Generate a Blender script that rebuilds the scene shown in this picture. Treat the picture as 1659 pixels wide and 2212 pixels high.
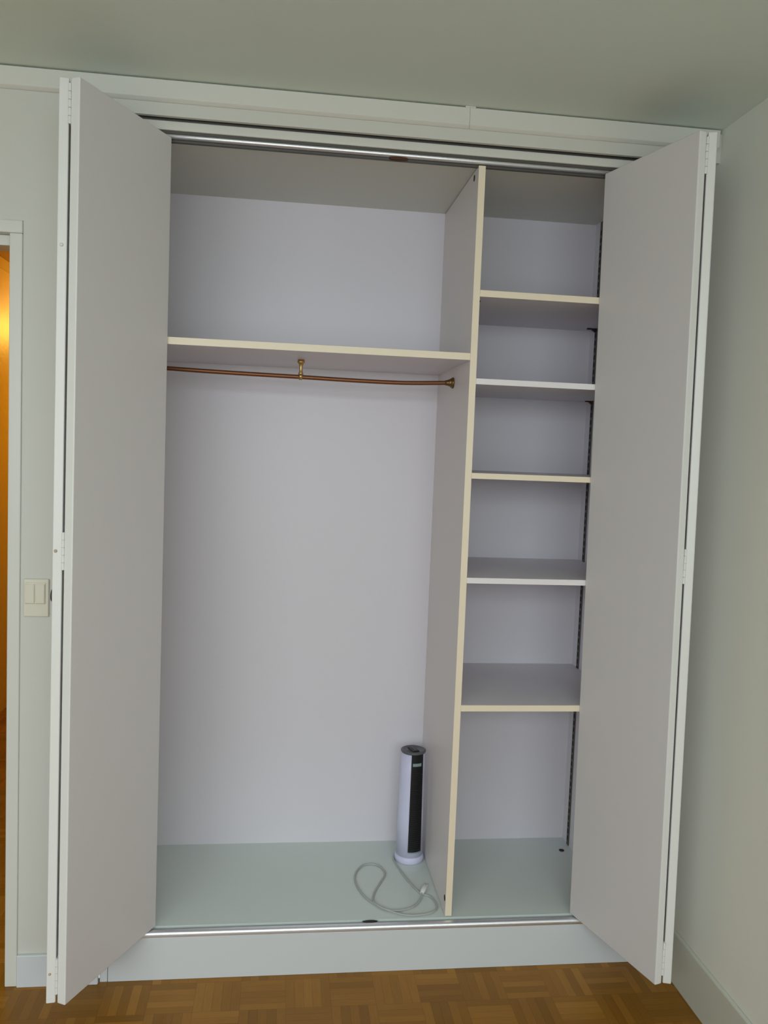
import bpy, bmesh, math, random
from mathutils import Vector, Matrix
random.seed(4)
for o in list(bpy.data.objects): bpy.data.objects.remove(o)
sc = bpy.context.scene
COL = sc.collection

# ------------------------------------------------------------ camera
F_PX = 1793.58
cam_d = bpy.data.cameras.new('camera'); cam = bpy.data.objects.new('camera', cam_d); COL.objects.link(cam)
cam_d.sensor_fit = 'VERTICAL'; cam_d.sensor_height = 36.0; cam_d.lens = F_PX / 2212 * 36.0
cam_d.clip_start = 0.02
yaw, pitch, roll = 0.1235, -0.0703, 0.0387
f = Vector((math.sin(yaw)*math.cos(pitch), math.cos(yaw)*math.cos(pitch), math.sin(pitch)))
r0 = Vector((math.cos(yaw), -math.sin(yaw), 0)); u0 = r0.cross(f)
r = math.cos(roll)*r0 + math.sin(roll)*u0; u = -math.sin(roll)*r0 + math.cos(roll)*u0
M = Matrix((r, u, -f)).transposed().to_4x4(); M.translation = Vector((-1.217, -2.3396, 1.5332))
cam.matrix_world = M
sc.camera = cam

# ------------------------------------------------------------ world, light, exposure
sc.view_settings.view_transform = 'Standard'; sc.view_settings.look = 'None'
sc.view_settings.gamma = 1; sc.view_settings.use_curve_mapping = False
sc.view_settings.exposure = 0.0
w = bpy.data.worlds.new('sky'); sc.world = w; w.use_nodes = True
w.node_tree.nodes['Background'].inputs[0].default_value = (0.80, 0.88, 1.0, 1)
w.node_tree.nodes['Background'].inputs[1].default_value = 0.6
WIN = dict(x0=-3.9, x1=-0.06, z0=0.75, z1=2.36, y=-3.5)
def sky_light(name, x, y, z, sx, sz, e, tilt, col):
    la = bpy.data.lights.new(name, 'AREA'); la.shape = 'RECTANGLE'; la.size = sx; la.size_y = sz; la.energy = e; la.color = col
    lo = bpy.data.objects.new(name, la); COL.objects.link(lo); lo.location = (x, y, z); lo.rotation_euler = (math.radians(90-tilt), 0, 0)
WX = (WIN['x0']+WIN['x1'])/2
sky_light('sky_daylight', WX, WIN['y']-1.3, 2.75, 6.0, 2.6, 292, 25, (0.835, 0.935, 1.0))      # the bright sky outside the window
sky_light('street_daylight', WX, WIN['y']-1.3, 0.6, 6.0, 1.6, 45, -8, (0.93, 0.97, 0.96))     # light off the ground and houses outside

# ------------------------------------------------------------ materials
def lin(c):
    return tuple(((v/255)/12.92 if v/255 <= .04045 else ((v/255+.055)/1.055)**2.4) for v in c) + (1,)
def mat(name, rgb, rough=.6, metal=0, bump=0, scale=60, var=0, vscale=8, spec=.5, coat=0):
    m = bpy.data.materials.new(name); m.use_nodes = True; nt = m.node_tree; b = nt.nodes['Principled BSDF']
    b.inputs['Base Color'].default_value = lin(rgb); b.inputs['Roughness'].default_value = rough
    b.inputs['Metallic'].default_value = metal; b.inputs['Specular IOR Level'].default_value = spec
    b.inputs['Coat Weight'].default_value = coat
    tc = nt.nodes.new('ShaderNodeTexCoord')
    if var:
        n = nt.nodes.new('ShaderNodeTexNoise'); n.inputs['Scale'].default_value = vscale; n.inputs['Detail'].default_value = 4
        nt.links.new(tc.outputs['Object'], n.inputs['Vector'])
        mx = nt.nodes.new('ShaderNodeMix'); mx.data_type = 'RGBA'
        c = lin(rgb); mx.inputs[6].default_value = tuple(v*(1-var) for v in c[:3])+(1,)
        mx.inputs[7].default_value = tuple(min(1, v*(1+var)) for v in c[:3])+(1,)
        nt.links.new(n.outputs['Fac'], mx.inputs[0]); nt.links.new(mx.outputs[2], b.inputs['Base Color'])
    if bump:
        n = nt.nodes.new('ShaderNodeTexNoise'); n.inputs['Scale'].default_value = scale; n.inputs['Detail'].default_value = 3
        nt.links.new(tc.outputs['Object'], n.inputs['Vector'])
        bp = nt.nodes.new('ShaderNodeBump'); bp.inputs['Strength'].default_value = bump; bp.inputs['Distance'].default_value = .002
        nt.links.new(n.outputs['Fac'], bp.inputs['Height']); nt.links.new(bp.outputs[0], b.inputs['Normal'])
    return m

def parquet(name):
    m = bpy.data.materials.new(name); m.use_nodes = True; nt = m.node_tree; N = nt.nodes; L = nt.links; b = N['Principled BSDF']
    tc = N.new('ShaderNodeTexCoord'); sp = N.new('ShaderNodeSeparateXYZ'); L.new(tc.outputs['Object'], sp.inputs[0])
    def ma(op, a, c=None):
        n = N.new('ShaderNodeMath'); n.operation = op
        for i, v in enumerate((a, c)):
            if v is None: continue
            if isinstance(v, (int, float)): n.inputs[i].default_value = v
            else: L.new(v, n.inputs[i])
        return n.outputs[0]
    T = 0.126
    x = ma('DIVIDE', ma('ADD', sp.outputs[0], 0.03), T); y = ma('DIVIDE', ma('ADD', sp.outputs[1], 0.02), T)
    fx, fy = ma('FLOOR', x), ma('FLOOR', y)
    par = ma('GREATER_THAN', ma('ABSOLUTE', ma('MODULO', ma('ADD', fx, fy), 2)), .5)
    def mixf(fac, a, c):
        n = N.new('ShaderNodeMix'); L.new(fac, n.inputs[0]); L.new(a, n.inputs[2]); L.new(c, n.inputs[3]); return n.outputs[0]
    s = ma('MULTIPLY', mixf(par, x, y), 5); along = mixf(par, y, x)
    sid = ma('FLOOR', s)
    cb = N.new('ShaderNodeCombineXYZ'); L.new(fx, cb.inputs[0]); L.new(fy, cb.inputs[1]); L.new(sid, cb.inputs[2])
    wn = N.new('ShaderNodeTexWhiteNoise'); wn.noise_dimensions = '3D'; L.new(cb.outputs[0], wn.inputs['Vector'])
    cb2 = N.new('ShaderNodeCombineXYZ'); L.new(ma('MULTIPLY', s, 3.0), cb2.inputs[0]); L.new(ma('MULTIPLY', along, 1.0), cb2.inputs[1]); L.new(ma('MULTIPLY', wn.outputs[0], 40), cb2.inputs[2])
    g = N.new('ShaderNodeTexNoise'); g.inputs['Scale'].default_value = 2.0; g.inputs['Detail'].default_value = 6; L.new(cb2.outputs[0], g.inputs['Vector'])
    cb3 = N.new('ShaderNodeCombineXYZ'); L.new(fx, cb3.inputs[0]); L.new(fy, cb3.inputs[1]); cb3.inputs[2].default_value = 7.3
    wn2 = N.new('ShaderNodeTexWhiteNoise'); wn2.noise_dimensions = '3D'; L.new(cb3.outputs[0], wn2.inputs['Vector'])
    v = ma('ADD', ma('ADD', ma('MULTIPLY', wn.outputs[0], .45), ma('MULTIPLY', g.outputs['Fac'], .3)), ma('MULTIPLY', wn2.outputs[0], .25))
    cr = N.new('ShaderNodeValToRGB'); L.new(v, cr.inputs[0])
    e = cr.color_ramp.elements; e[0].position = .12; e[0].color = lin(PQ[0]); e[1].position = .9; e[1].color = lin(PQ[2])
    k = cr.color_ramp.elements.new(.5); k.color = lin(PQ[1])
    # thin joints between strips
    fr = ma('FRACT', s); edge = ma('MINIMUM', fr, ma('SUBTRACT', 1, fr)); fa = ma('FRACT', along)
    e2 = ma('MULTIPLY', ma('MINIMUM', fa, ma('SUBTRACT', 1, fa)), 5)
    j = ma('LESS_THAN', ma('MINIMUM', edge, e2), .022)
    mx = N.new('ShaderNodeMix'); mx.data_type = 'RGBA'; L.new(ma('MULTIPLY', j, .35), mx.inputs[0]); L.new(cr.outputs[0], mx.inputs[6]); mx.inputs[7].default_value = lin((60, 36, 14))
    L.new(mx.outputs[2], b.inputs['Base Color']); b.inputs['Roughness'].default_value = .34; b.inputs['Specular IOR Level'].default_value = .25
    return m
PQ = [(128, 86, 20), (149, 101, 30), (176, 124, 46)]

M_wall = mat('painted_wall', (209, 208, 197), .55, bump=.15, scale=90, var=.012)
M_ceil = mat('painted_ceiling', (226, 236, 224), .8, bump=.15, scale=60, var=.015)
M_rwall = mat('painted_side_wall', (236, 236, 224), .7, bump=.2, scale=70, var=.012)
M_trim = mat('gloss_trim_paint', (218, 217, 206), .38, bump=.1, scale=25)
M_door = mat('door_laminate', (223, 219, 217), .45, bump=.08, scale=30)
M_kick = mat('kick_board_paint', (212, 216, 216), .38, bump=.1, scale=25)
M_dedge = mat('door_edge_paint', (230, 229, 222), .4, bump=.08, scale=30)
M_mel = mat('white_melamine', (224, 219, 223), .42, bump=.06, scale=40)
M_part = mat('warm_white_melamine', (229, 221, 217), .42, bump=.06, scale=40)
M_band = mat('cream_edge_band', (242, 227, 199), .4)
M_bandw = mat('white_edge_band', (240, 234, 232), .4)
M_fbase = mat('closet_floor_board', (216, 224, 217), .3, bump=.05, scale=30)
M_alu = mat('brushed_aluminium', (238, 240, 243), .42, metal=1, bump=.1, scale=200)
M_dark = mat('dark_metal', (50, 48, 46), .5, metal=.6)
M_rust = mat('rusty_metal', (84, 52, 34), .7, metal=.3, var=.3, vscale=300)
M_std = mat('grey_steel_strip', (95, 92, 86), .5, metal=.4)
M_slot = mat('slot_black', (34, 32, 30), .8)
M_rod = mat('bronze_tube', (132, 88, 60), .38, metal=.75)
M_brass = mat('aged_brass', (205, 168, 112), .35, metal=.9)
M_bronze = mat('dark_bronze', (120, 96, 60), .38, metal=.85)
M_ivory = mat('ivory_plastic', (222, 216, 196), .4)
M_fanw = mat('fan_white_plastic', (216, 216, 238), .35)
M_black = mat('black_plastic', (13, 12, 15), .4)
M_blackd = mat('grille_interior', (10, 9, 10), .7)
M_fantop = mat('charcoal_plastic', (92, 92, 94), .35)
M_badge = mat('teal_grey_badge', (138, 158, 156), .4)
M_cord = mat('grey_white_cord', (176, 177, 172), .5)
M_plug = mat('white_plug', (228, 228, 224), .4)
M_knob = mat('dark_knob', (62, 56, 62), .4, metal=.4)
M_stain = mat('paint_chip', (196, 170, 138), .8)
M_pq = parquet('mosaic_parquet')
M_orange = mat('hall_ochre_paint', (232, 205, 90), .42, bump=.5, scale=45, var=.05)
M_oceil = mat('hall_ceiling_paint', (214, 176, 112), .6)
M_tan = mat('tan_fabric', (200, 165, 110), .8, bump=.3, scale=80)
M_glass_on = bpy.data.materials.new('lit_opal_glass'); M_glass_on.use_nodes = True
_b = M_glass_on.node_tree.nodes['Principled BSDF']; _b.inputs['Emission Color'].default_value = (1, .55, .16, 1); _b.inputs['Emission Strength'].default_value = 6

# ------------------------------------------------------------ helpers
def link(name, bm, m, parent=None, bev=0, smooth=False, seg=2):
    me = bpy.data.meshes.new(name); bmesh.ops.recalc_face_normals(bm, faces=bm.faces); bm.to_mesh(me); bm.free()
    for mm in (m if isinstance(m, (list, tuple)) else [m]): me.materials.append(mm)
    if smooth:
        for p in me.polygons: p.use_smooth = True
    o = bpy.data.objects.new(name, me); COL.objects.link(o)
    if parent is not None:
        o.parent = parent; o.matrix_parent_inverse = parent.matrix_basis.inverted()
    if bev:
        b = o.modifiers.new('bevel', 'BEVEL'); b.width = bev; b.segments = seg; b.limit_method = 'ANGLE'; b.angle_limit = math.radians(40)
        for p in me.polygons: p.use_smooth = True
        wn = o.modifiers.new('wn', 'WEIGHTED_NORMAL'); wn.keep_sharp = True
    return o
def box(bm, x0, x1, y0, y1, z0, z1):
    v = [bm.verts.new(p) for p in ((x0,y0,z0),(x1,y0,z0),(x1,y1,z0),(x0,y1,z0),(x0,y0,z1),(x1,y0,z1),(x1,y1,z1),(x0,y1,z1))]
    for q in ((0,3,2,1),(4,5,6,7),(0,1,5,4),(1,2,6,5),(2,3,7,6),(3,0,4,7)): bm.faces.new([v[i] for i in q])
    return bm
def prism(bm, bot, top):
    a = [bm.verts.new(p) for p in bot]; b = [bm.verts.new(p) for p in top]; n = len(a)
    bm.faces.new(a[::-1]); bm.faces.new(b)
    for i in range(n): bm.faces.new((a[i], a[(i+1) % n], b[(i+1) % n], b[i]))
    return bm
def B(name, x0, x1, y0, y1, z0, z1, m, parent=None, bev=0):
    return link(name, box(bmesh.new(), x0, x1, y0, y1, z0, z1), m, parent, bev)
def tube(bm, pts, rad, n=12, cap=True):
    pts = [Vector(p) for p in pts]; rings = []; up = None
    for i, p in enumerate(pts):
        t = (pts[min(i+1, len(pts)-1)] - pts[max(i-1, 0)]).normalized()
        if up is None: up = Vector((0, 0, 1)) if abs(t.z) < .9 else Vector((1, 0, 0))
        s = t.cross(up).normalized(); up = s.cross(t).normalized()
        rr = rad[i] if isinstance(rad, (list, tuple)) else rad
        rings.append([bm.verts.new(p + rr*(math.cos(a)*s + math.sin(a)*up)) for a in [2*math.pi*k/n for k in range(n)]])
    for a, b in zip(rings, rings[1:]):
        for k in range(n): bm.faces.new((a[k], a[(k+1) % n], b[(k+1) % n], b[k]))
    if cap: bm.faces.new(rings[0][::-1]); bm.faces.new(rings[-1])
    return bm
def lathe(bm, cx, cy, prof, n=48):
    rings = [[bm.verts.new((cx+rr*math.cos(2*math.pi*k/n), cy+rr*math.sin(2*math.pi*k/n), z)) for k in range(n)] for rr, z in prof]
    for a, b in zip(rings, rings[1:]):
        for k in range(n): bm.faces.new((a[k], a[(k+1) % n], b[(k+1) % n], b[k]))
    bm.faces.new(rings[0][::-1]); bm.faces.new(rings[-1]); return bm
def spline(pts, per=8):
    out = []; P = [Vector(p) for p in pts]; P = [P[0]] + P + [P[-1]]
    for i in range(1, len(P)-2):
        for k in range(per):
            t = k/per; a, b, c, d = P[i-1:i+3]
            out.append(.5*((2*b) + (c-a)*t + (2*a-5*b+4*c-d)*t*t + (3*b-a-3*c+d)*t**3))
    return out + [P[-2]]
def thing(name, label, cat, loc=(0, 0, 0), group=None):
    o = bpy.data.objects.new(name, None); COL.objects.link(o); o.location = loc; o.empty_display_size = .05
    return tag(o, label, cat, group)
def tag(o, label, cat, group=None):
    o['label'] = label; o['category'] = cat
    if group: o['group'] = group
    return o
def struct(o, label=None, cat=None):
    o['kind'] = 'structure'
    if label: o['label'] = label
    if cat: o['category'] = cat
    return o

# ------------------------------------------------------------ room shell
H = 2.5; XL = -4.3; YF = WIN['y']
XD0, XD1, ZD = -2.75, -1.9475, 2.0746      # doorway
XO0, XO1 = -1.80, -0.020                   # closet opening
ZT, ZK = 2.4084, 0.1268                    # header underside, kick top
struct(B('floor', XL-.1, .12, YF-.1, .02, -.08, 0, M_pq), 'brown mosaic parquet floor of small square blocks', 'floor')
struct(B('ceiling', XL-.1, .12, YF-.1, .10, H, H+.1, M_ceil), 'dull off-white painted ceiling above the closet', 'ceiling')
# back wall: full-thickness pieces around doorway and closet opening
bm = bmesh.new()
WT = .06
ZG = 2.490
box(bm, XL, XD0-.0332, 0, .10, 0, ZG)
box(bm, XD0-.0332, XD1+.0332, 0, .10, ZD+.0337, ZG)
box(bm, XD1+.0332, XO0, 0, .10, 0, ZG)
box(bm, XL, XO1+.035, .055, .10, ZG, H)
box(bm, XO0, XO1+.035, 0, .012, ZT, ZG)
struct(link('wall_back', bm, M_wall), 'white painted wall around the closet opening', 'wall')
# right wall, leaning a little like the real one
bm = bmesh.new()
prism(bm, [(-.0145, YF, 0), (.12, YF, 0), (.12, .1, 0), (-.0145, .1, 0)], [(.0143, YF, H), (.12, YF, H), (.12, .1, H), (.0143, .1, H)])
struct(link('wall_right', bm, M_rwall), 'pale grey-green side wall to the right of the closet', 'wall')
struct(B('wall_left', XL-.1, XL, YF, 0, 0, H, M_wall))
bm = bmesh.new()
box(bm, XL, WIN['x0'], YF-.1, YF, 0, H); box(bm, WIN['x1'], 0.1, YF-.1, YF, 0, H)
box(bm, WIN['x0'], WIN['x1'], YF-.1, YF, 0, WIN['z0']); box(bm, WIN['x0'], WIN['x1'], YF-.1, YF, WIN['z1'], H)
struct(link('wall_front', bm, M_wall))
bm = bmesh.new(); x0, x1, z0, z1 = WIN['x0'], WIN['x1'], WIN['z0'], WIN['z1']
for a in (x0, (x0+x1)/2-.03, x1-.06): box(bm, a, a+.06, YF-.08, YF-.03, z0, z1)
box(bm, x0, x1, YF-.08, YF-.03, z0, z0+.05); box(bm, x0, x1, YF-.08, YF-.03, z1-.05, z1)
struct(link('window_1', bm, M_trim))

# cornice board under the ceiling, two lengths butted at a small seam
bm = bmesh.new()
for xa, xb in ((XL, -.7312), (-.7308, .004)):
    pr = [(-.0003, 2.4415), (-.0050, 2.4425), (-.0120, 2.4500), (-.0120, 2.4962), (-.0003, 2.4962)]
    prism(bm, [(xa, y, z) for y, z in pr], [(xb, y, z) for y, z in pr])
box(bm, -.745, -.715, -.0125, -.0003, 2.4962, 2.4998)
struct(link('trim_1', bm, M_trim, bev=.001), 'flat white cornice board under the ceiling line', 'trim')
# recessed fascia between header and track
bm = bmesh.new(); box(bm, XO0, XO1, .020, .0285, 2.3800, 2.4035)
struct(link('trim_2', bm, M_trim, bev=.002), 'narrow white fascia strip above the top track', 'trim')
bm = bmesh.new(); box(bm, XO0, XO1, .0285, .055, 2.374, H)
struct(link('trim_3', bm, M_std), 'grey recess behind the narrow fascia strip', 'trim')
# kick board, in lengths
bm = bmesh.new(); box(bm, -1.6680, -.015, 0, .018, 0, ZK)
struct(link('trim_4', bm, M_kick, bev=.0015), 'white kick board along the floor under the closet', 'trim')
bm = bmesh.new(); box(bm, -1.6905, -1.6695, .001, .018, 0, ZK)
struct(link('trim_5', bm, M_kick, bev=.001), 'short white filler piece at the left end of the kick board', 'trim')
# baseboards
bm = bmesh.new(); box(bm, -1.9145, -1.6930, -.012, 0.0, 0, .0935)
struct(link('baseboard_back', bm, M_kick, bev=.003), 'short white baseboard between door frame and left closet door', 'baseboard')
bm = bmesh.new(); box(bm, XL, XD0-.08, -.012, 0.0, 0, .0935)
struct(link('baseboard_back_left', bm, M_trim, bev=.003))
bm = bmesh.new()
prism(bm, [(-.026, YF+.01, 0), (-.0147, YF+.01, 0), (-.0147, -.002, 0), (-.026, -.002, 0)], [(-.0225, YF+.01, .148), (-.0130, YF+.01, .153), (-.0130, -.002, .153), (-.0225, -.002, .148)])
struct(link('baseboard_right', bm, mat('side_baseboard_paint', (205, 206, 190), .4), bev=.004), 'tall greyish baseboard running along the right wall', 'baseboard')

# ------------------------------------------------------------ doorway at left: frame, hallway
d = bpy.data.objects.new('door_1', None); COL.objects.link(d); d.location = (XD1, 0, 0); d['kind'] = 'structure'
d['label'] = 'white door frame at the left edge opening to the orange hallway'; d['category'] = 'door frame'
bm = bmesh.new(); box(bm, XD1, XD1+.033, -.006, .06, 0, ZD); box(bm, XD0-.033, XD0, -.006, .06, 0, ZD); box(bm, XD0-.033, XD1+.033, -.006, .06, ZD, ZD+.0335)
link('casing', bm, M_trim, d, bev=.003)
bm = bmesh.new(); box(bm, XD0, XD1-.0005, .022, .10, ZD-.028, ZD-.0005); box(bm, XD0, XD0+.02, .022, .10, 0, ZD-.028)
link('door_stop', bm, M_trim, d, bev=.002)
bm = bmesh.new(); box(bm, XD1, XD1+.033, .06, .10, 0, ZD+.0335); box(bm, XD0-.033, XD0, .06, .10, 0, ZD+.0335)
link('jamb', bm, M_trim, d)
HX = -2.7468
struct(B('floor_hallway', HX-.05, -1.90, .02, 4.6, -.08, 0, M_pq), 'parquet floor of the hallway seen through the doorway', 'floor')
struct(B('ceiling_hallway', HX-.05, -1.90, .10, 4.6, H, H+.1, M_oceil), 'ochre lit ceiling of the hallway', 'ceiling')
struct(B('wall_hallway_left', HX-.10, HX, .10, 4.6, 0, H, M_orange), 'glossy orange-yellow hallway wall seen through the doorway', 'wall')
struct(B('wall_hallway_right', -1.90, -1.86, .10, 4.6, 0, H, M_orange))
struct(B('wall_hallway_end', HX, -1.90, 4.5, 4.6, 0, H, M_orange))
struct(B('trim_hallway', HX, HX+.012, .10, 4.5, 2.444, H-.002, M_orange), 'orange cornice strip along the hallway wall top', 'trim')
bm = bmesh.new(); lathe(bm, 0, 0, [(.02, .0), (.075, .02), (.105, .07), (.10, .12), (.06, .155), (.02, .165)], 32)
t = thing('ceiling_lamp', 'round lit globe lamp on the hallway ceiling', 'lamp', (-2.40, 3.35, 2.32))
g = link('lamp_shade', bm, M_glass_on, None, smooth=True); g.parent = t
bm = bmesh.new(); lathe(bm, 0, 0, [(.05, .165), (.05, .18)], 24); g = link('lamp_base', bm, M_trim); g.parent = t
pl = bpy.data.lights.new('hallway_bulb', 'POINT'); pl.energy = 14.5; pl.color = (1.0, .60, .10); pl.shadow_soft_size = .11
po = bpy.data.objects.new('hallway_bulb', pl); COL.objects.link(po); po.location = (-2.40, 3.35, 2.25)
# rounded thing on the hall floor
bm = bmesh.new(); lathe(bm, -2.36, 2.30, [(.06, 0), (.17, .012), (.20, .07), (.18, .14), (.11, .185), (.03, .20)], 36)
tag(link('pouf', bm, M_tan, smooth=True), 'tan rounded pouf glimpsed low on the hallway floor through doorway', 'pouf')

# ------------------------------------------------------------ closet carcass
D, YP, XP, XP2, XR = .5358, .0354, -.6883, -.6693, -.1477
ZC, ZF = 2.362, .1416
XCL = -1.835
struct(B('wall_closet_back', XCL-.02, -.005, D, D+.03, 0, H, M_mel), 'white panelled back of the closet interior', 'wall')
bm = bmesh.new(); prism(bm, [(XR, .062, ZF), (-.02, .062, ZF), (-.02, D, ZF), (XR, D, ZF)], [(XR, .062, ZC), (-.02, .062, ZC), (-.02, D, ZC), (XR, D, ZC)])
struct(link('wall_closet_right', bm, M_mel), 'right inner side of the closet beside the narrow shelves', 'wall')
struct(B('wall_closet_left', XCL-.02, XCL, .10, D, 0, H, M_mel))
struct(B('ceiling_closet', XCL-.02, -.005, .056, D, ZC, ZC+.02, mat('closet_top_board', (220, 220, 208), .5)), 'grey-white top board inside the closet', 'ceiling')
struct(B('floor_closet', XCL-.02, -.005, .034, D, ZF-.025, ZF, M_fbase), 'pale grey-green floor board inside the closet', 'floor')
# door tracks
t = thing('door_track', 'aluminium top track with a rusty catch above the opening', 'track', (-.93, .03, 2.365))
bm = bmesh.new(); tube(bm, [(XO0, .0365, 2.3695), (-1.3, .0365, 2.3695), (-.8, .0365, 2.3695), (XO1, .0365, 2.3695)], .0075, 16)
link('rail', bm, M_alu, t, smooth=True)
bm = bmesh.new(); box(bm, XO0, XO1, .044, .0555, 2.357, 2.375); link('rail_flange', bm, M_std, t)
bm = bmesh.new(); lathe(bm, 0, 0, [(.022, 0), (.027, .003), (.024, .007)], 24)
o = link('catch', bm, M_rust, None, smooth=True); o.scale = (1, .35, 1); o.parent = t; o.location = (.0107, .009, -.0095); o['label'] = 'rusty brown door catch'
t = thing('door_track', 'shiny rounded aluminium bottom track on the kick board', 'track', (-.93, .01, ZK))
bm = bmesh.new(); n = 10
prof = [(-.001, ZK+.0002)] + [(.0065-.0075*math.cos(math.pi*k/(2*n)), ZK+.006+.0095*math.sin(math.pi*k/(2*n))) for k in range(n+1)] + [(.016, ZK+.0155), (.016, ZK+.0002)]
prism(bm, [(XO0+.002, y, z) for y, z in prof], [(XO1-.005, y, z) for y, z in prof]); link('rail', bm, M_alu, t, smooth=False, bev=.0006)
bm = bmesh.new(); box(bm, XO0+.002, XO1-.005, .016, .0335, ZK-.002, ZK+.004); link('groove', bm, M_dark, t)
bm = bmesh.new(); lathe(bm, 0, 0, [(.022, 0), (.025, .004), (.016, .008)], 24)
o = link('catch', bm, M_dark, None, smooth=True); o.scale = (.95, .22, .45); o.parent = t; o.location = (.012, .014, .0135); o['label'] = 'small dark catch'

# partition
t = thing('partition_panel', 'tall upright partition with cream front edge dividing the closet', 'panel', (XP, YP, ZF))
bm = bmesh.new(); box(bm, XP, XP2, YP+.001, D-.0005, ZF+.003, ZC-.003); link('board', bm, M_part, t)
bm = bmesh.new(); box(bm, XP-.0003, XP2+.0003, YP, YP+.0012, ZF+.003, ZC-.003); link('edge_band', bm, M_band, t)['label'] = 'cream edge band'
def xdisk(bm, x, y, z, ry, rz, dx):
    n = 16; prism(bm, [(x, y+ry*math.cos(2*math.pi*k/n), z+rz*math.sin(2*math.pi*k/n)) for k in range(n)], [(x+dx, y+ry*math.cos(2*math.pi*k/n), z+rz*math.sin(2*math.pi*k/n)) for k in range(n)])
for (y, z) in ((.0918, 2.3413), (.052, .1929)):
    bm = bmesh.new(); xdisk(bm, XP+.0005, y, z, .0085, .0095, -.0012); link('screw', bm, M_slot, t)['label'] = 'dark screw hole'

# shelves
def shelf(z, x0, x1, band, label, grp, th=.0185, y1=D-.0006, loc=None):
    t = thing('shelf', label, 'shelf', ((x0+x1)/2, YP, z-th), grp)
    bm = bmesh.new(); box(bm, x0, x1, YP+.0013, y1, z-th, z); link('board', bm, M_mel, t)
    bm = bmesh.new(); box(bm, x0, x1, YP, YP+.0014, z-th, z+.0002); b = link('edge_band', bm, band, t, bev=.0004)
    b['label'] = 'cream edge band' if band is M_band else 'white edge band'
    return t
G = 'short shelves in the narrow right compartment'
xr = XR-.001
shelf(2.0121, XP2+.0006, xr, M_band, 'topmost short shelf in the narrow compartment, cream front edge', G)
shelf(1.7602, XP2+.0006, xr, M_bandw, 'second short shelf from the top, white front edge, level with the hanging rod', G, .0165)
shelf(1.4865, XP2+.0006, xr, M_band, 'third short shelf from the top, seen edge-on with cream edge', G, .0165)
shelf(1.1780, XP2+.0006, xr, M_bandw, 'fourth short shelf from the top, white edge and top surface visible', G, .0165)
shelf(.7949, XP2+.0006, xr, M_band, 'lowest short shelf, cream edge with wide top surface visible', G, .0185)
shelf(1.8311, XCL+.001, XP-.0006, M_band, 'long hat shelf with cream edge above the hanging rod', None, .0195)

# slotted standard and clips
t = thing('shelf_standard', 'dark slotted metal strip upright on the right inner side by the door', 'shelf support', (XR, .48, ZF))
bm = bmesh.new(); box(bm, XR-.0035, XR-.0002, .466, .484, ZF+.002, ZC-.004)
b = link('strip', bm, M_std, t)
bm = bmesh.new(); z = ZF+.02
while z < ZC-.03:
    box(bm, XR-.0040, XR-.0034, .470, .480, z, z+.016); z += .025
link('slots', bm, M_slot, t)
def clip(x, y, z, dx, m, label):
    t = bmesh.new(); box(t, min(x, x+dx), max(x, x+dx), y-.006, y+.006, z-.0035, z); 
    vs = [(x, y-.005, z-.0035), (x+dx*.5, y-.005, z-.0035), (x, y-.005, z-.013)]
    prism(t, vs, [(a, y+.005, c) for a, _, c in vs])
    tag(link('shelf_clip', t, m), label, 'shelf clip', 'clips holding up the short shelves')
clip(XR-.0045, .475, 2.0121-.0187, -.030, M_slot, 'black clip on the slotted strip under the topmost short shelf')
clip(XR-.0045, .475, 1.7602-.0167, -.022, M_rust, 'rust-brown clip on the slotted strip under the second short shelf')
clip(XP2+.0008, .10, 2.0121-.0187, .016, M_slot, 'tiny dark clip on the partition under the topmost short shelf')
# hole cover on closet floor
bm = bmesh.new(); lathe(bm, -.1855, .4354, [(.009, ZF+.0001), (.0095, ZF+.002), (.006, ZF+.003)], 20)
tag(link('screw_cap', bm, M_dark, smooth=True), 'small round dark cap in the right rear corner of closet floor', 'cap')

# ------------------------------------------------------------ hanging rod
t = thing('hanging_rod', 'bronze clothes rod sagging under the long hat shelf', 'clothes rod', (-1.17, .2655, 1.758))
pts = spline([(-1.834, .2655, 1.776), (-1.5663, .2655, 1.7655), (-1.3806, .2655, 1.7615), (-1.1688, .2655, 1.7590), (-1.0106, .2655, 1.7565), (-.8795, .2655, 1.7562), (-.806, .2655, 1.7582), (-.696, .2655, 1.7641)], 6)
link('rod_tube', tube(bmesh.new(), pts, .0066, 16), M_rod, t, smooth=True)
bm = bmesh.new(); tube(bm, [(-.716, .2655, 1.763), (-.708, .2655, 1.7635), (-.700, .2655, 1.764), (-.6955, .2655, 1.764), (-.6925, .2655, 1.764), (-.689, .2655, 1.764)], [.0075, .009, .012, .015, .0175, .0175], 28)
fl = link('end_flange', bm, M_bronze, t, smooth=True); fl['label'] = 'dark bronze flared end flange'
bm = bmesh.new(); tube(bm, [(-.7005, .246, 1.764), (-.7005, .254, 1.764), (-.7005, .258, 1.764)], [.0035, .005, .004], 14); link('set_screw', bm, M_brass, fl, smooth=True)
bm = bmesh.new()
lathe(bm, -1.1695, .2655, [(.0105, 1.8115), (.0105, 1.8085), (.0115, 1.8075), (.012, 1.803), (.009, 1.8005), (.0065, 1.796), (.0052, 1.79), (.0052, 1.778), (.0068, 1.772), (.0085, 1.766)], 24)
su = link('centre_support', bm, M_brass, t, smooth=True); su['label'] = 'pale brass centre support post'
bm = bmesh.new(); tube(bm, [(-1.1745, .2655, 1.7589), (-1.1645, .2655, 1.7588)], .0092, 24); link('collar', bm, M_brass, su, smooth=True)
bm = bmesh.new(); tube(bm, [(-1.1695, .2555, 1.760), (-1.1695, .2515, 1.760), (-1.1695, .2495, 1.760)], [.0062, .0058, .003], 16); link('screw_head', bm, M_brass, su, smooth=True)

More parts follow.
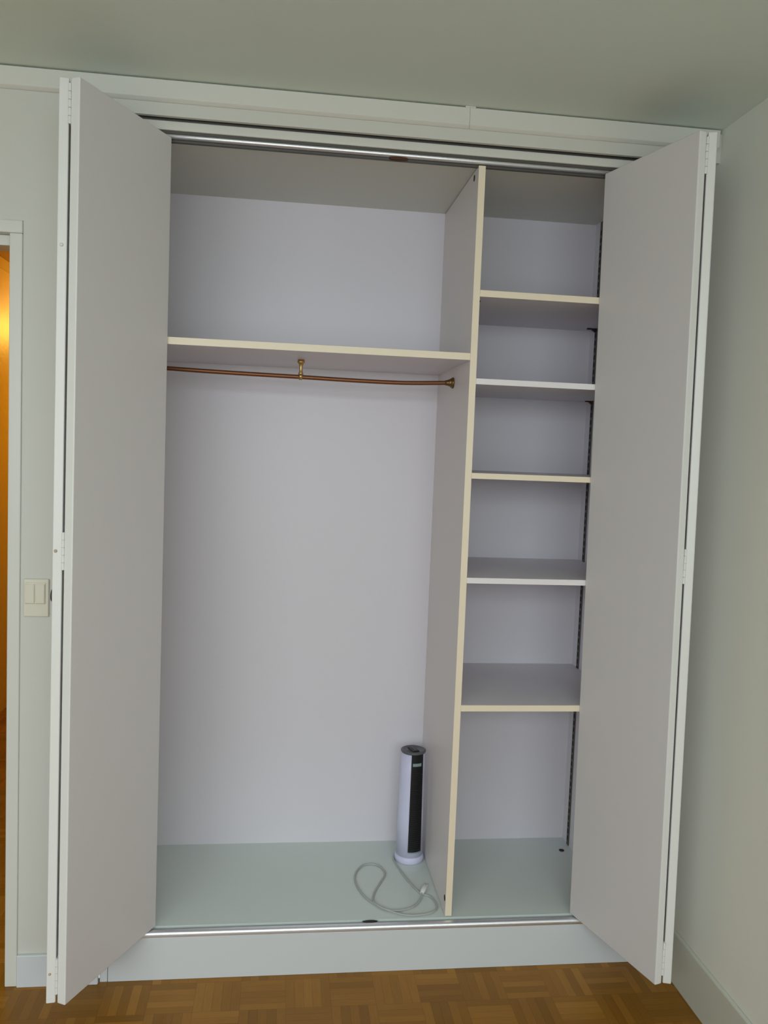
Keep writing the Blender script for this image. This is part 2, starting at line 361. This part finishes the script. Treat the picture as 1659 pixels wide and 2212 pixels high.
# ------------------------------------------------------------ bifold doors
ZL, ZH = .1451, 2.3634
def lerp(a, b, t): return tuple(a[i]+(b[i]-a[i])*t for i in range(2))
def panel(name, A0, B0, A1, B1, side, parent, th=.0205):
    """A = knuckle end, B = far end of the visible face (bottom 0 / top 1); thickness towards `side`."""
    def off(A, Bq):
        dx, dy = Bq[0]-A[0], Bq[1]-A[1]; l = math.hypot(dx, dy); nx, ny = -dy/l, dx/l
        if nx*side < 0: nx, ny = -nx, -ny
        return (nx*th, ny*th)
    o0, o1 = off(A0, B0), off(A1, B1)
    bot = [A0, B0, (B0[0]+o0[0], B0[1]+o0[1]), (A0[0]+o0[0], A0[1]+o0[1])]
    top = [A1, B1, (B1[0]+o1[0], B1[1]+o1[1]), (A1[0]+o1[0], A1[1]+o1[1])]
    bm = bmesh.new(); prism(bm, [(x, y, ZL) for x, y in bot], [(x, y, ZH) for x, y in top])
    bm.faces.ensure_lookup_table()
    o = link(name, bm, [M_door, M_dedge], parent, bev=.003, seg=3)
    # near edge face (between A and A+off) carries edge paint
    me = o.data
    for p in me.polygons:
        c = p.center
        if abs(p.normal.z) < .5 and p.normal.y < -.6: p.material_index = 1
    return o, bot, top
def bifold(side, A0, B0, A1, B1, P0, P1, label, th, kp):
    # side=-1: left pair, thickness grows to -x
    root = thing('bifold_door', label, 'folding door', (B0[0], B0[1], ZL), 'pair of white folding closet doors')
    o, bot, top = panel('door_panel', A0, B0, A1, B1, side, root, th)
    gap = .0035
    q0 = (bot[3][0]+side*gap, bot[3][1]+.001); q1 = (top[3][0]+side*gap, top[3][1]+.001)
    panel('door_panel', q0, P0, q1, P1, side, root, .0225)
    for zc in (2.305, 1.272, .215):
        tt = (zc-ZL)/(ZH-ZL); x = (bot[3][0]+(top[3][0]-bot[3][0])*tt)+side*gap/2; y = (bot[3][1]+(top[3][1]-bot[3][1])*tt)-.001
        bm = bmesh.new()
        for k in range(5):
            z0 = zc-.045+k*.0182; tube(bm, [(x, y, z0), (x, y, z0+.017)], .0034, 12)
        box(bm, x-.0012, x+.0012, y, y+.02, zc-.045, zc+.045)
        link('hinge', bm, M_dedge, root)
    zk = 1.159; tt = (zk-ZL)/(ZH-ZL)
    kx = q0[0]+(q1[0]-q0[0])*tt+side*.0222; ky = q0[1]+.035
    bm = bmesh.new(); tube(bm, [(kx, ky, zk), (kx+side*.003, ky, zk), (kx+side*.003, ky, zk), (kx+side*kp, ky, zk)], [.008, .008, .0165, .0150], 20)
    link('knob', bm, M_knob, root, smooth=True)['label'] = 'small dark knob'
    return root
LD = bifold(-1, (-1.7098, -.3085), (-1.5412, .029), (-1.7014, -.3085), (-1.5402, .029), (-1.776, .040), (-1.776, .040), 'left white folding closet door, folded and swung out beside the light switch', .0245, .0095)
bifold(1, (-.1895, -.3263), (-.2995, .032), (-.2145, -.3263), (-.3176, .032), (-.070, .022), (-.070, .022), 'right white folding closet door, folded and swung out beside the right wall', .0225, .006)

# ------------------------------------------------------------ light switch
t = thing('light_switch', 'ivory square double light switch on wall beside the door frame', 'light switch', (-1.8715, 0, 1.105))
bm = bmesh.new(); box(bm, -1.9045, -1.8385, -.009, 0, 1.053, 1.157); link('cover_plate', bm, M_ivory, t, bev=.003)
bm = bmesh.new(); box(bm, -1.8995, -1.8460, -.0125, -.0085, 1.089, 1.1475); link('surround', bm, M_ivory, t, bev=.0015)
for a in (-1.8985, -1.8718):
    bm = bmesh.new(); box(bm, a, a+.0242, -.0160, -.012, 1.0910, 1.1440); link('rocker', bm, M_ivory, t, bev=.0015)
# filled screw plugs on the near edge of the left folding door
for (x, z, rr, m, lb) in ((-1.7410, 1.987, .0050, M_dedge, None), (-1.7465, 1.272, .0046, M_stain, 'tan filled screw plug'), (-1.7494, .221, .0036, M_stain, 'brownish filled screw plug')):
    bm = bmesh.new(); n = 14; y = -.2978
    prism(bm, [(x+rr*math.cos(2*math.pi*k/n), y, z+rr*math.sin(2*math.pi*k/n)) for k in range(n)], [(x+rr*.6*math.cos(2*math.pi*k/n), y-.0032, z+rr*.6*math.sin(2*math.pi*k/n)) for k in range(n)])
    o = link('screw_plug', bm, m, LD, smooth=True)
    if lb: o['label'] = lb

# ------------------------------------------------------------ tower fan
FX, FY = -.7440, .400
t = thing('tower_fan', 'small white tower fan with black grille standing beside the partition', 'fan', (FX, FY, ZF))
bm = bmesh.new(); lathe(bm, FX, FY, [(.046, ZF), (.0500, ZF+.004), (.0505, ZF+.012), (.049, ZF+.020), (.0465, ZF+.024)], 56)
link('base', bm, M_fanw, t, smooth=True)
bm = bmesh.new(); RB = .0465; RT = .0405; ZB, ZTP = ZF+.022, .523
def rad(z): return RB+(RT-RB)*(z-ZB)/(ZTP-ZB)
lathe(bm, FX, FY, [(RB, ZB), (rad(.3), .3), (rad(.45), .45), (RT, ZTP)], 56); link('body', bm, M_fanw, t, smooth=True)
def arc_strip(a0, a1, z0, z1, r0, r1, n=14, taper=True, nz=1):
    """curved plate on the body between angles, inner/outer offsets r0,r1 from body radius"""
    bm = bmesh.new(); rows = []
    for j in range(nz+1):
        z = z0+(z1-z0)*j/nz; row = []
        for i in range(n+1):
            a = a0+(a1-a0)*i/n; R = rad(z)
            row.append([bm.verts.new((FX+(R+q)*math.cos(a), FY+(R+q)*math.sin(a), z)) for q in (r0, r1)])
        rows.append(row)
    for j in range(nz):
        for i in range(n):
            A, Bq, C, Dq = rows[j][i], rows[j][i+1], rows[j+1][i+1], rows[j+1][i]
            bm.faces.new((A[1], Bq[1], C[1], Dq[1])); bm.faces.new((A[0], Dq[0], C[0], Bq[0]))
    for i in range(n):
        for j in (0, nz):
            A, Bq = rows[j][i], rows[j][i+1]; bm.faces.new((A[0], Bq[0], Bq[1], A[1]))
    for j in range(nz):
        for i in (0, n):
            A, Dq = rows[j][i], rows[j+1][i]; bm.faces.new((A[0], A[1], Dq[1], Dq[0]))
    return bm
AC = math.radians(-90+6) + math.radians(9)   # grille faces the room, turned slightly right
AH = math.radians(31)
link('grille', arc_strip(AC-AH, AC+AH, .186, .5215, -.001, .0010), M_black, t, smooth=False)
gr = [o for o in t.children if o.name.startswith('grille')][0]
bm = bmesh.new()
for k in range(42):
    z = .197+k*.0066
    for q in range(12):
        a = AC-AH*.86+AH*1.72*q/12; a2 = AC-AH*.86+AH*1.72*(q+1)/12; R = rad(z)
        p = [(FX+(R+s)*math.cos(b), FY+(R+s)*math.sin(b)) for b in (a, a2) for s in (.0008, .0022)]
        prism(bm, [(p[0][0], p[0][1], z), (p[2][0], p[2][1], z), (p[3][0], p[3][1], z), (p[1][0], p[1][1], z)], [(p[0][0], p[0][1], z+.0022), (p[2][0], p[2][1], z+.0022), (p[3][0], p[3][1], z+.0022), (p[1][0], p[1][1], z+.0022)])
link('louvres', bm, M_blackd, gr)
link('badge', arc_strip(AC-AH*.78, AC+AH*.55, .4835, .4935, .001, .0026), M_badge, t)['label'] = 'teal-grey badge'
link('grille_trim', arc_strip(AC-AH*.95, AC+AH*.95, .182, .186, -.001, .0016), M_badge, t)
bm = bmesh.new(); lathe(bm, FX, FY, [(RT+.0005, ZTP-.002), (RT+.0025, ZTP+.002), (RT+.0025, ZTP+.005), (RT-.004, ZTP+.0075), (RT-.007, ZTP+.005), (.006, ZTP+.004)], 56)
cap = link('top_cap', bm, M_fantop, t, smooth=True)
bm = bmesh.new(); 
ca, sa = math.cos(AC+math.pi/2), math.sin(AC+math.pi/2)
def rotp(x, y): return (FX+x*ca-y*sa, FY+x*sa+y*ca)
prism(bm, [(*rotp(x, y), ZTP+.004) for x, y in ((-.013, -.026), (.013, -.026), (.013, .022), (-.013, .022))], [(*rotp(x, y), ZTP+.0085) for x, y in ((-.011, -.024), (.011, -.024), (.011, .02), (-.011, .02))])
cp = link('control_panel', bm, M_black, t, bev=.001)
for k in range(3):
    bm = bmesh.new(); x, y = rotp(0, -.014+k*.012); lathe(bm, x, y, [(.0042, ZTP+.008), (.0040, ZTP+.0105)], 16); link('button', bm, M_fantop, cp)
cz = ZF+.0034
cpts = [(-.7900, .42, ZF+.012), (-.7985, .385, cz), (-.7714, .2517, cz), (-.7419, .1699, cz), (-.712, .1432, cz), (-.7045, .0830, cz), (-.7407, .0500, cz), (-.817, .0500, cz), (-.8986, .1181, cz), (-.9356, .202, cz), (-.9399, .2895, cz), (-.906, .3557, cz), (-.859, .3536, cz), (-.8388, .2999, cz), (-.8611, .2413, cz), (-.8899, .1718, cz), (-.8935, .1125, cz+.003), (-.8494, .0720, cz+.001), (-.7827, .0865, cz), (-.748, .1300, cz+.002), (-.7393, .1586, cz+.008)]
co = link('power_cord', tube(bmesh.new(), spline(cpts, 7), .0030, 10), M_cord, t, smooth=True); co['label'] = 'thin grey-white coiled cord'
bm = bmesh.new(); tube(bm, [(-.7405, .155, cz+.006), (-.733, .172, cz+.006), (-.725, .190, cz+.006), (-.7225, .196, cz+.006)], [.0045, .0085, .0085, .006], 16)
for s in (-.004, .004):
    tube(bm, [(-.7225+s*.9, .196-s*.35, cz+.006), (-.7145+s*.9, .214-s*.35, cz+.006)], .0022, 8)
link('plug', bm, M_plug, co, smooth=True)['label'] = 'white plug'
